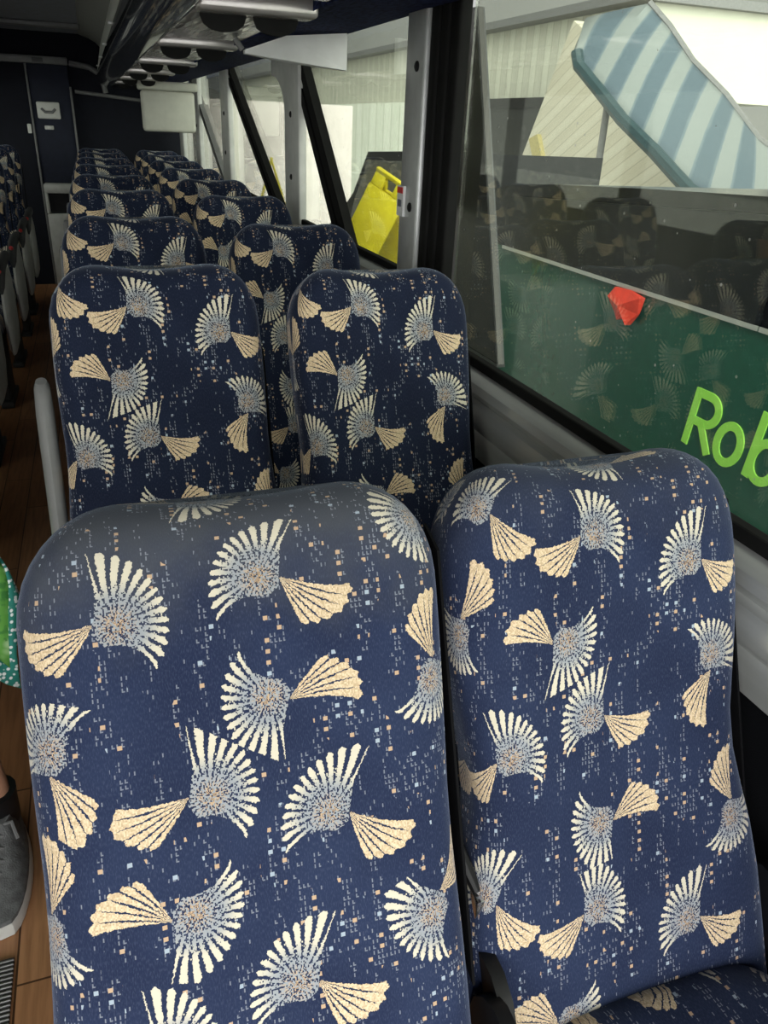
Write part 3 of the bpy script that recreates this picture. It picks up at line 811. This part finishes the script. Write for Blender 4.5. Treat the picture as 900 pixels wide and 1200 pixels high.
# sock and sneaker, built twice
M_snk = pmat('grey_knit', (.12, .122, .125), .85, var=.25, scale=60, bump=.8, bscale=350)
M_sole = pmat('white_sole', (.62, .62, .60), .6, var=.1)
def sneaker(ax, ay, dx, dy, L=.26):
    d = Vector((dx, dy, 0)).normalized(); n = Vector((-d.y, d.x, 0)); c0 = Vector((ax, ay, 0)) - d * .06
    def ring(prof_w, z, s0=0.0, s1=1.0, toe=0.0):
        r_ = []
        for q in range(24):
            ph = q * 2 * PI / 24
            s_ = (1 - math.cos(ph)) / 2; s_ = s0 + (s1 - s0) * s_
            w_ = prof_w * (.036 + .016 * math.sin(min(1, s_ * 1.05) * PI * .62 + .35)) * abs(math.sin(ph)) ** .55 * math.copysign(1, math.sin(ph))
            r_.append(c0 + d * (s_ * L) + n * w_ + Vector((0, 0, z + toe * s_)))
        return r_
    bm = B(); loft(bm, [ring(1, .002), ring(1.06, .010), ring(1.04, .024), ring(.98, .032)]); shift(bm); so = mesh_obj('sole', bm, M_sole, None)
    bm = B(); loft(bm, [ring(.96, .028), ring(1.0, .040, .0, .99), ring(.96, .055, .0, .93, -.010), ring(.84, .070, .01, .80, -.016), ring(.70, .088, .02, .58, -.012), ring(.62, .100, .03, .46, -.006), ring(.56, .112, .04, .40, .004)])
    shift(bm); up = mesh_obj('sneaker', bm, M_snk, per); so.parent = up
    bm = B()
    for k in range(5):
        s_ = .36 + .075 * k; z_ = .110 - .0105 * k
        tube(bm, [c0 + d * (s_ * L) + n * .024 + Vector((0, 0, z_ - .012)), c0 + d * ((s_ + .02) * L) + Vector((0, 0, z_ + .004)), c0 + d * (s_ * L) - n * .024 + Vector((0, 0, z_ - .012))], .0045, 6)
    tube(bm, [c0 + d * (.37 * L) + Vector((0, 0, .105)), c0 + d * (.40 * L) + n * .03 + Vector((0, 0, .115)), c0 + d * (.47 * L) + n * .038 + Vector((0, 0, .088))], .004, 6)
    tube(bm, [c0 + d * (.37 * L) + Vector((0, 0, .105)), c0 + d * (.40 * L) - n * .03 + Vector((0, 0, .115)), c0 + d * (.47 * L) - n * .038 + Vector((0, 0, .088))], .004, 6)
    shift(bm); mesh_obj('laces', bm, M_mgrey, up)
    bm = B(); c1 = Vector((ax, ay, 0))
    loft(bm, [[c1 + Vector((r0 * math.cos(q * PI / 8), r0 * math.sin(q * PI / 8), z)) + Vector((-.01, .012, 0)) * ((z - .09) * 8) for q in range(16)] for (z, r0) in ((.08, .040), (.11, .043), (.135, .045), (.15, .047), (.152, .041))])
    shift(bm); mesh_obj('sock', bm, M_black, per)
sneaker(-.420, .600, .04, -1, L=.285)
sneaker(-.84, .80, 0, -1)

# striped mat edge at lower left of the aisle
bm = B(); box(bm, -.60, -.385, -.05, .33, .001, .008, .002)
tag(mesh_obj('floor_grating', bm, stripe_mat('black_white_ribs', (.03, .03, .03), (.45, .45, .45), 1, 120, sharp=(.45, .55))), 'black and grey ribbed strip on the floor at the bottom left corner', 'mat')

# ------------------------------------------------------------------ outside
M_ground = pmat('pale_concrete', (.42, .42, .40), .9, var=.12, scale=.7)
bm = B(); box(bm, -30, 60, -20, 90, -1.25, -1.2); struct('ground', bm, M_ground)
GX = 2.2
M_green = pmat('green_coach_paint', (.008, .085, .055), .25, var=.06, coat=.5)
M_dglass = pmat('dark_tinted_glass', (.010, .011, .011), .28, var=.1)
M_bband = pmat('black_window_border', (.008, .008, .009), .25)
gc = empty('green_coach', (GX, 0, -1.2), 'dark green coach parked alongside, lime lettering below its tinted windows', 'coach')
gof = Vector((GX, 0, -1.2))
def gpart(name, bm, mat, parent=None, smooth=False):
    for v in bm.verts: v.co -= gof
    return mesh_obj(name, bm, mat, parent or gc, smooth=smooth)
bm = B(); prism(bm, [(GX, -4.5, -.9), (GX, 5.2, -.9), (GX, 5.3, .3), (GX, 5.1, .758), (GX, -4.5, .758)], (2.2, 0, 0)); gpart('lower_body', bm, M_green)
# dark glazed upper body with a sloping top edge
bm = B(); prism(bm, [(GX + .02, -4.5, .758), (GX + .02, 5.1, .758), (GX + .02, 4.3, .98), (GX + .02, 3.72, 1.09), (GX + .02, 3.2, 1.135), (GX + .02, 2.4, 1.175), (GX + .02, 1.67, 1.205), (GX + .02, .6, 1.23), (GX + .02, -4.5, 1.25)], (2.1, 0, 0)); gpart('upper_body', bm, M_bband)
for (a_, b_) in ((1.57, 3.60), (-.6, 1.50), (-2.7, -.68)):
    bm = B()
    top = lambda y: 1.09 + (3.72 - y) * .056 if y > 1.6 else 1.205 + (1.6 - y) * .015
    prism(bm, [(GX - .012, a_, .765), (GX - .012, b_, .765), (GX - .012, b_ + (.12 if b_ > 3 else 0), .83), (GX - .012, b_, top(b_) - .055), (GX - .012, a_, top(a_) - .055)], (.03, 0, 0)); w_ = gpart('tinted_window', bm, M_dglass)
    bm = B(); box(bm, GX - .016, GX - .008, a_ - .02, b_ + .04, .748, .766); gpart('bright_trim', bm, M_alu, w_)
bm = B()
for yw in (4.1, -2.6):
    for k in range(1): tube(bm, [(GX - .01, yw, -.72), (GX + .28, yw, -.72)], .48, 28)
gpart('wheels', bm, M_black)
# lettering, flat strokes on the side: local (a to the right = -y, b up)
M_lime = pmat('lime_vinyl', (.40, .90, .12), .5, var=.03)
def stroke(bm, pts, w, ox, oz, slant_=.10, x=GX - .006):
    P2 = [(p[0] + slant_ * p[1], p[1]) for p in pts]; n = len(P2)
    L_, Rr_ = [], []
    for i, p in enumerate(P2):
        a_ = P2[max(i - 1, 0)]; b_ = P2[min(i + 1, n - 1)]
        if pts[0] == pts[-1] and i in (0, n - 1): a_, b_ = P2[n - 2], P2[1]
        d = Vector((b_[0] - a_[0], b_[1] - a_[1])).normalized(); nn = Vector((-d.y, d.x)) * w / 2
        for lst, sg in ((L_, 1), (Rr_, -1)):
            lst.append((x, oz[0] - (p[0] + nn.x * sg), oz[1] + p[1] + nn.y * sg))
    loft(bm, [[Vector(L_[i]), Vector(Rr_[i]), Vector(Rr_[i]) + Vector((.006, 0, 0)), Vector(L_[i]) + Vector((.006, 0, 0))] for i in range(n)], cap=pts[0] != pts[-1])
def arc(cx, cy, rx, ry, a0, a1, n=18):
    return [(cx + rx * math.cos(R(a0 + (a1 - a0) * i / n)), cy + ry * math.sin(R(a0 + (a1 - a0) * i / n))) for i in range(n + 1)]
W_ = .036
bm = B(); o_ = (1.80, .205)
stroke(bm, [(0, 0), (0, .25)], W_, 0, o_); stroke(bm, [(-.005, .235)] + arc(.075, .175, .062, .06, 90, -90) + [(0, .115)], W_, 0, o_, x=GX - .0067); stroke(bm, [(.06, .115), (.145, .0)], W_, 0, o_, x=GX - .0074)
gpart('letter', bm, M_lime)['label'] = 'lime letter R'
bm = B(); stroke(bm, arc(.235, .085, .062, .078, 0, 360, 26), W_, 0, o_); gpart('letter', bm, M_lime)['label'] = 'lime letter o'
bm = B(); stroke(bm, [(.365, 0), (.365, .27)], W_, 0, o_); stroke(bm, arc(.43, .085, .062, .078, 0, 360, 26), W_, 0, o_, x=GX - .0067); gpart('letter', bm, M_lime)['label'] = 'lime letter b'
# red cloth
bm = B()
pts = [(2.44, .745), (2.46, .70), (2.42, .64), (2.36, .61), (2.32, .63), (2.29, .60), (2.24, .66), (2.22, .735), (2.32, .75)]
a_ = [bm.verts.new((GX - .03 - .02 * (i % 2), y, z)) for i, (y, z) in enumerate(pts)]
c_ = bm.verts.new((GX - .075, 2.34, .68)); d_ = [bm.verts.new((GX - .018, y, z)) for y, z in pts]
n = len(a_)
for i in range(n):
    bm.faces.new((a_[i], a_[(i + 1) % n], c_)); bm.faces.new((a_[i], d_[i], d_[(i + 1) % n], a_[(i + 1) % n]))
bm.faces.new(list(reversed(d_)))
tag(mesh_obj('red_cloth', bm, pmat('red_cloth', (.85, .06, .03), .6), smooth=False), 'crumpled bright red cloth hanging below the green coach window trim', 'cloth')
# leaning dark glass panel beside the green coach
mp_ = empty('glass_panel', (1.2, 2.1, 0), 'tall narrow dark glass panel with thin pale edge outside, beside the black pillar seals', 'panel')
def gp(name, bm, mat):
    for v in bm.verts: v.co -= Vector((1.2, 2.1, 0))
    return mesh_obj(name, bm, mat, mp_, smooth=False)
bm = B(); prism(bm, [(1.2, 2.62, 1.75), (1.2, 2.12, 1.75), (1.2, 1.70, .63), (1.2, 2.14, .63)], (.02, 0, 0)); gp('dark_pane', bm, pmat('brown_black_glass', (.02, .018, .014), .12))
bm = B(); prism(bm, [(1.198, 2.13, 1.75), (1.198, 2.125, 1.75), (1.198, 1.70, .62), (1.198, 1.705, .62)], (.03, 0, 0)); prism(bm, [(1.195, 2.15, .63), (1.195, 1.70, .63), (1.195, 1.70, .62), (1.195, 2.15, .62)], (.03, 0, 0)); gp('pale_edge', bm, M_dgrey)
bm = B(); box(bm, 1.2, 1.24, 1.9, 1.98, -1.2, .64, .01); gp('post', bm, M_dgrey)

# warehouse with cream sheet wall and dark windows
M_sheetA = stripe_mat('cream_cladding', (.52, .52, .45), (.60, .60, .52), 1, 1.6, sharp=(.2, .8), line=(.40, .40, .34))
wh = empty('warehouse', (10, 20, -1.2), 'cream clad warehouse with a dark window strip seen beyond the green coach', 'building')
def wp(name, mat, *a, **k):
    bm = B(); box(bm, *a, **k)
    for v in bm.verts: v.co -= Vector((10, 20, -1.2))
    return mesh_obj(name, bm, mat, wh, smooth=False)
wp('cladding', M_sheetA, 10.45, 14, 14.2, 60, 2.1, 3.7)
wp('eaves', M_mgrey, 10.0, 14.2, 14.0, 60.2, 3.7, 3.86)
wp('window_strip', M_dglass, 10.08, 10.2, 14.6, 24, .3, 2.1)
wp('lower_wall', M_black, 10.1, 14, 14.2, 24, -1.2, .3)
wp('tent_wall', stripe_mat('white_green_cladding', (.84, .88, .78), (.90, .93, .84), 1, .6, sharp=(.2, .8), line=(.62, .66, .56)), 10.06, 14, 24, 60, -1.2, 2.1)
wp('window_lintel', M_black, 10.0, 10.1, 14.3, 24, 1.88, 2.12)
# gabled annex in lighter cream cladding, right of the warehouse
M_sheetB = stripe_mat('pale_slanted_cladding', (.52, .49, .40), (.57, .54, .45), 2, 2.4, sharp=(.1, .9), rotz=(R(28), 0, 0), line=(.40, .38, .31))
bm = B(); prism(bm, [(9.2, 15.0, 3.38), (9.2, 17.1, -.1), (9.2, 17.1, -1.2), (9.2, 6, -1.2), (9.2, 6, .6), (9.2, 9.0, .6)], (.6, 0, 0))
an = mesh_obj('annex', bm, M_sheetB, smooth=False); tag(an, 'pale cream annex wall under the striped canopy, slanting left edge', 'building')
bm = B(); prism(bm, [(9.1, 16.1, 1.25), (9.1, 15.75, 1.35), (9.1, 15.4, .85), (9.1, 15.75, .75)], (.1, 0, 0)); tag(mesh_obj('wall_notice', bm, pmat('tan_board', (.42, .36, .16), .7), smooth=False), 'small tan board fixed on the cream annex wall', 'board')
# striped canopy: sloped curved sheet with a thick dark teal fascia
M_can = stripe_mat('blue_grey_striped_sheet', (.085, .12, .15), (.21, .235, .235), 0, 1.3, sharp=(.42, .58), line=(.12, .16, .19), coord='UV', bump=.0)
cn = empty('canopy', (8.5, 11, 1), 'curved canopy roof in blue grey and pale stripes with a dark teal edge', 'roof')
low = [(6.5, 10.25, 2.46), (6.5, 10.15, 2.29), (6.5, 9.64, 2.02), (6.5, 8.9, 1.62), (6.5, 8.125, 1.28), (6.5, 7.344, .90), (6.5, 6.15, .60), (6.5, 4.6, .4)]
high = [(7.5, 11.75, 3.02), (7.6, 11.4, 3.06), (7.8, 10.6, 3.12), (8.0, 10.3, 2.82), (8.2, 9.9, 2.38), (8.4, 9.3, 1.95), (8.6, 8.7, 1.42), (8.8, 7.6, .9)]
bm = B()
NN = 10
rows_ = []
for a_, b_ in zip(low, high):
    a_, b_ = Vector(a_), Vector(b_); rows_.append([a_.lerp(b_, k / NN) + Vector((0, 0, .10 * math.sin(PI * k / NN))) for k in range(NN + 1)])
g_ = [[bm.verts.new(p - Vector((8.5, 11, 1))) for p in r] for r in rows_]
uvl = bm.loops.layers.uv.new('UVMap')
ulen = [0]
for i in range(len(low) - 1): ulen.append(ulen[-1] + (Vector(low[i + 1]) - Vector(low[i])).length)
ui = {}
for i, r_ in enumerate(g_):
    for k, v in enumerate(r_): ui[v] = (ulen[i], k * .25)
for i in range(len(g_) - 1):
    for k in range(NN):
        f_ = bm.faces.new((g_[i][k], g_[i + 1][k], g_[i + 1][k + 1], g_[i][k + 1]))
        for lp in f_.loops: lp[uvl].uv = ui[lp.vert]
cs = mesh_obj('sheet', bm, M_can, cn); sd = cs.modifiers.new('S', 'SOLIDIFY'); sd.thickness = .06
bm = B()
tube(bm, [Vector(p) - Vector((8.5, 11, 1)) + Vector((0, 0, -.05)) for p in low], .085, 8); mesh_obj('fascia', bm, pmat('teal_fascia', (.03, .06, .07), .5), cn)
bm = B()
tube(bm, [Vector(p) - Vector((8.5, 11, 1)) for p in high[2:]], .05, 8); mesh_obj('ridge_trim', bm, M_mgrey, cn)
for (x_, y_, z_) in ((6.7, 9.6, 1.95), (6.7, 7.4, .85), (8.4, 9.4, 1.9)):
    bm = B(); tube(bm, [Vector((x_, y_, -1.2)) - Vector((8.5, 11, 1)), Vector((x_, y_, z_)) - Vector((8.5, 11, 1))], .05, 10); mesh_obj('post', bm, M_mgrey, cn)
# dark vehicle behind the far windows
M_grim = pmat('dark_van_paint', (.014, .015, .017), .6, spec=.2)
vn = empty('dark_van', (2.9, 6.6, -1.2), 'dark van with sloping nose parked behind the third window', 'van')
def vp(name, bm, mat, smooth=False):
    for v in bm.verts: v.co -= Vector((2.9, 6.6, -1.2))
    return mesh_obj(name, bm, mat, vn, smooth=smooth)
bm = B(); prism(bm, [(2.4, 5.75, -.85), (2.4, 8.6, -.85), (2.4, 8.7, .2), (2.4, 8.0, .45), (2.4, 7.4, .75), (2.4, 6.95, 1.15), (2.4, 5.75, 1.2)], (1.8, 0, 0)); vp('van_body', bm, M_grim)
bm = B(); prism(bm, [(2.39, 5.9, .45), (2.39, 7.5, .45), (2.39, 7.3, .72), (2.39, 6.9, 1.08), (2.39, 5.9, 1.12)], (.02, 0, 0)); vp('side_window', bm, M_dglass)
for yw in (6.2, 8.1):
    bm = B(); tube(bm, [(2.38, yw, -.85), (2.62, yw, -.85)], .34, 24); vp('wheel', bm, M_black)
# yellow folding sign boards
M_yel = pmat('yellow_plastic', (.85, .72, .03), .4, var=.06)
def sign(loc, rz, sc, label):
    r_ = empty('caution_board', loc, label, 'sign', None, rz); r_.scale = (sc, sc, sc)
    for sg in (1, -1):
        bm = B(); mt = Matrix.Translation((0, 0, .62)) @ Matrix.Rotation(sg * R(17), 4, 'X')
        box(bm, -.15, -.05, -.012, .012, -.08, -.0, .006, mtx=mt); box(bm, .05, .15, -.012, .012, -.08, 0, .006, mtx=mt)
        box(bm, -.15, .15, -.012, .012, -.0, .03, .008, mtx=mt); box(bm, -.16, .16, -.012, .012, -.62, -.08, .008, mtx=mt)
        mesh_obj('panel', bm, M_yel, r_)
    return r_
stp = Vector((1.55, 3.95, -1.2))
r_ = sign((1.50, 4.15, .53), R(-60), .95, 'yellow folding caution board leaning outside the third window')
r_.rotation_euler = (0, R(20), R(-65))
bm = B(); box(bm, -.3, .3, -.25, .25, 0, 1.66, .02); tg = mesh_obj('plinth', bm, M_lgrey, loc=(1.6, 4.15, -1.2)); tag(tg, 'pale grey plinth under the yellow caution board', 'plinth')
r_ = sign((1.75, 8.3, .50), R(80), .8, 'small distant yellow board seen at the foot of the pale window pillar')
bm = B(); box(bm, -.3, .3, -.25, .25, 0, 1.695, .02); tg = mesh_obj('plinth', bm, M_lgrey, loc=(1.75, 8.3, -1.2)); tag(tg, 'pale plinth under the distant small yellow board', 'plinth')
# pinkish white wall far back
bm = B(); box(bm, 1.2, 5.0, 16, 16.3, -1.2, 1.7); tag(mesh_obj('boundary_wall', bm, pmat('pinkish_render', (.92, .84, .82), .8, var=.04, scale=1.5), smooth=False), 'pinkish white wall glimpsed through the rear side windows', 'wall')

# ------------------------------------------------------------------ light
w = bpy.data.worlds.new('overcast'); SC.world = w; w.use_nodes = True
nt = NT(w); bg = w.node_tree.nodes['Background']
tc = nt.new('ShaderNodeTexCoord'); no = nt.new('ShaderNodeTexNoise'); no.inputs['Scale'].default_value = 2.2; no.inputs['Detail'].default_value = 4
nt.l.new(tc.outputs['Generated'], no.inputs['Vector'])
nt.l.new(nt.mix(nt.ss(no.outputs[0], .3, .7), C4((.78, .79, .77)), C4((.86, .87, .84))), bg.inputs[0])
dt = nt.v('DOT_PRODUCT', tc.outputs['Generated'], (-.15, -.93, .33))
nt.l.new(nt.m('ADD', .40, nt.m('MULTIPLY', nt.ss(dt, .15, .95), 4.2)), bg.inputs[1])

# ------------------------------------------------------------------ camera
Cp = Vector((-.09585, -.70443, .25637 + FZ))
yaw, pit, rol, f = .3538, .4646, .0467, 902.57
fw = Vector((math.sin(yaw) * math.cos(pit), math.cos(yaw) * math.cos(pit), -math.sin(pit)))
ri = Vector((math.cos(yaw), -math.sin(yaw), 0)); up = ri.cross(fw)
r2 = ri * math.cos(rol) + up * math.sin(rol); u2 = -ri * math.sin(rol) + up * math.cos(rol)
cam = bpy.data.cameras.new('camera'); co = bpy.data.objects.new('camera', cam); COL.objects.link(co)
co.matrix_world = Matrix(((r2.x, u2.x, -fw.x, Cp.x), (r2.y, u2.y, -fw.y, Cp.y), (r2.z, u2.z, -fw.z, Cp.z), (0, 0, 0, 1)))
cam.sensor_fit = 'VERTICAL'; cam.sensor_height = 36; cam.lens = f * 36 / 1200; cam.clip_start = .01; cam.clip_end = 300
SC.camera = co
SC.view_settings.view_transform = 'Standard'
try: SC.view_settings.look = 'None'
except Exception: pass
SC.view_settings.exposure = .82; SC.view_settings.gamma = 1; SC.view_settings.use_curve_mapping = False
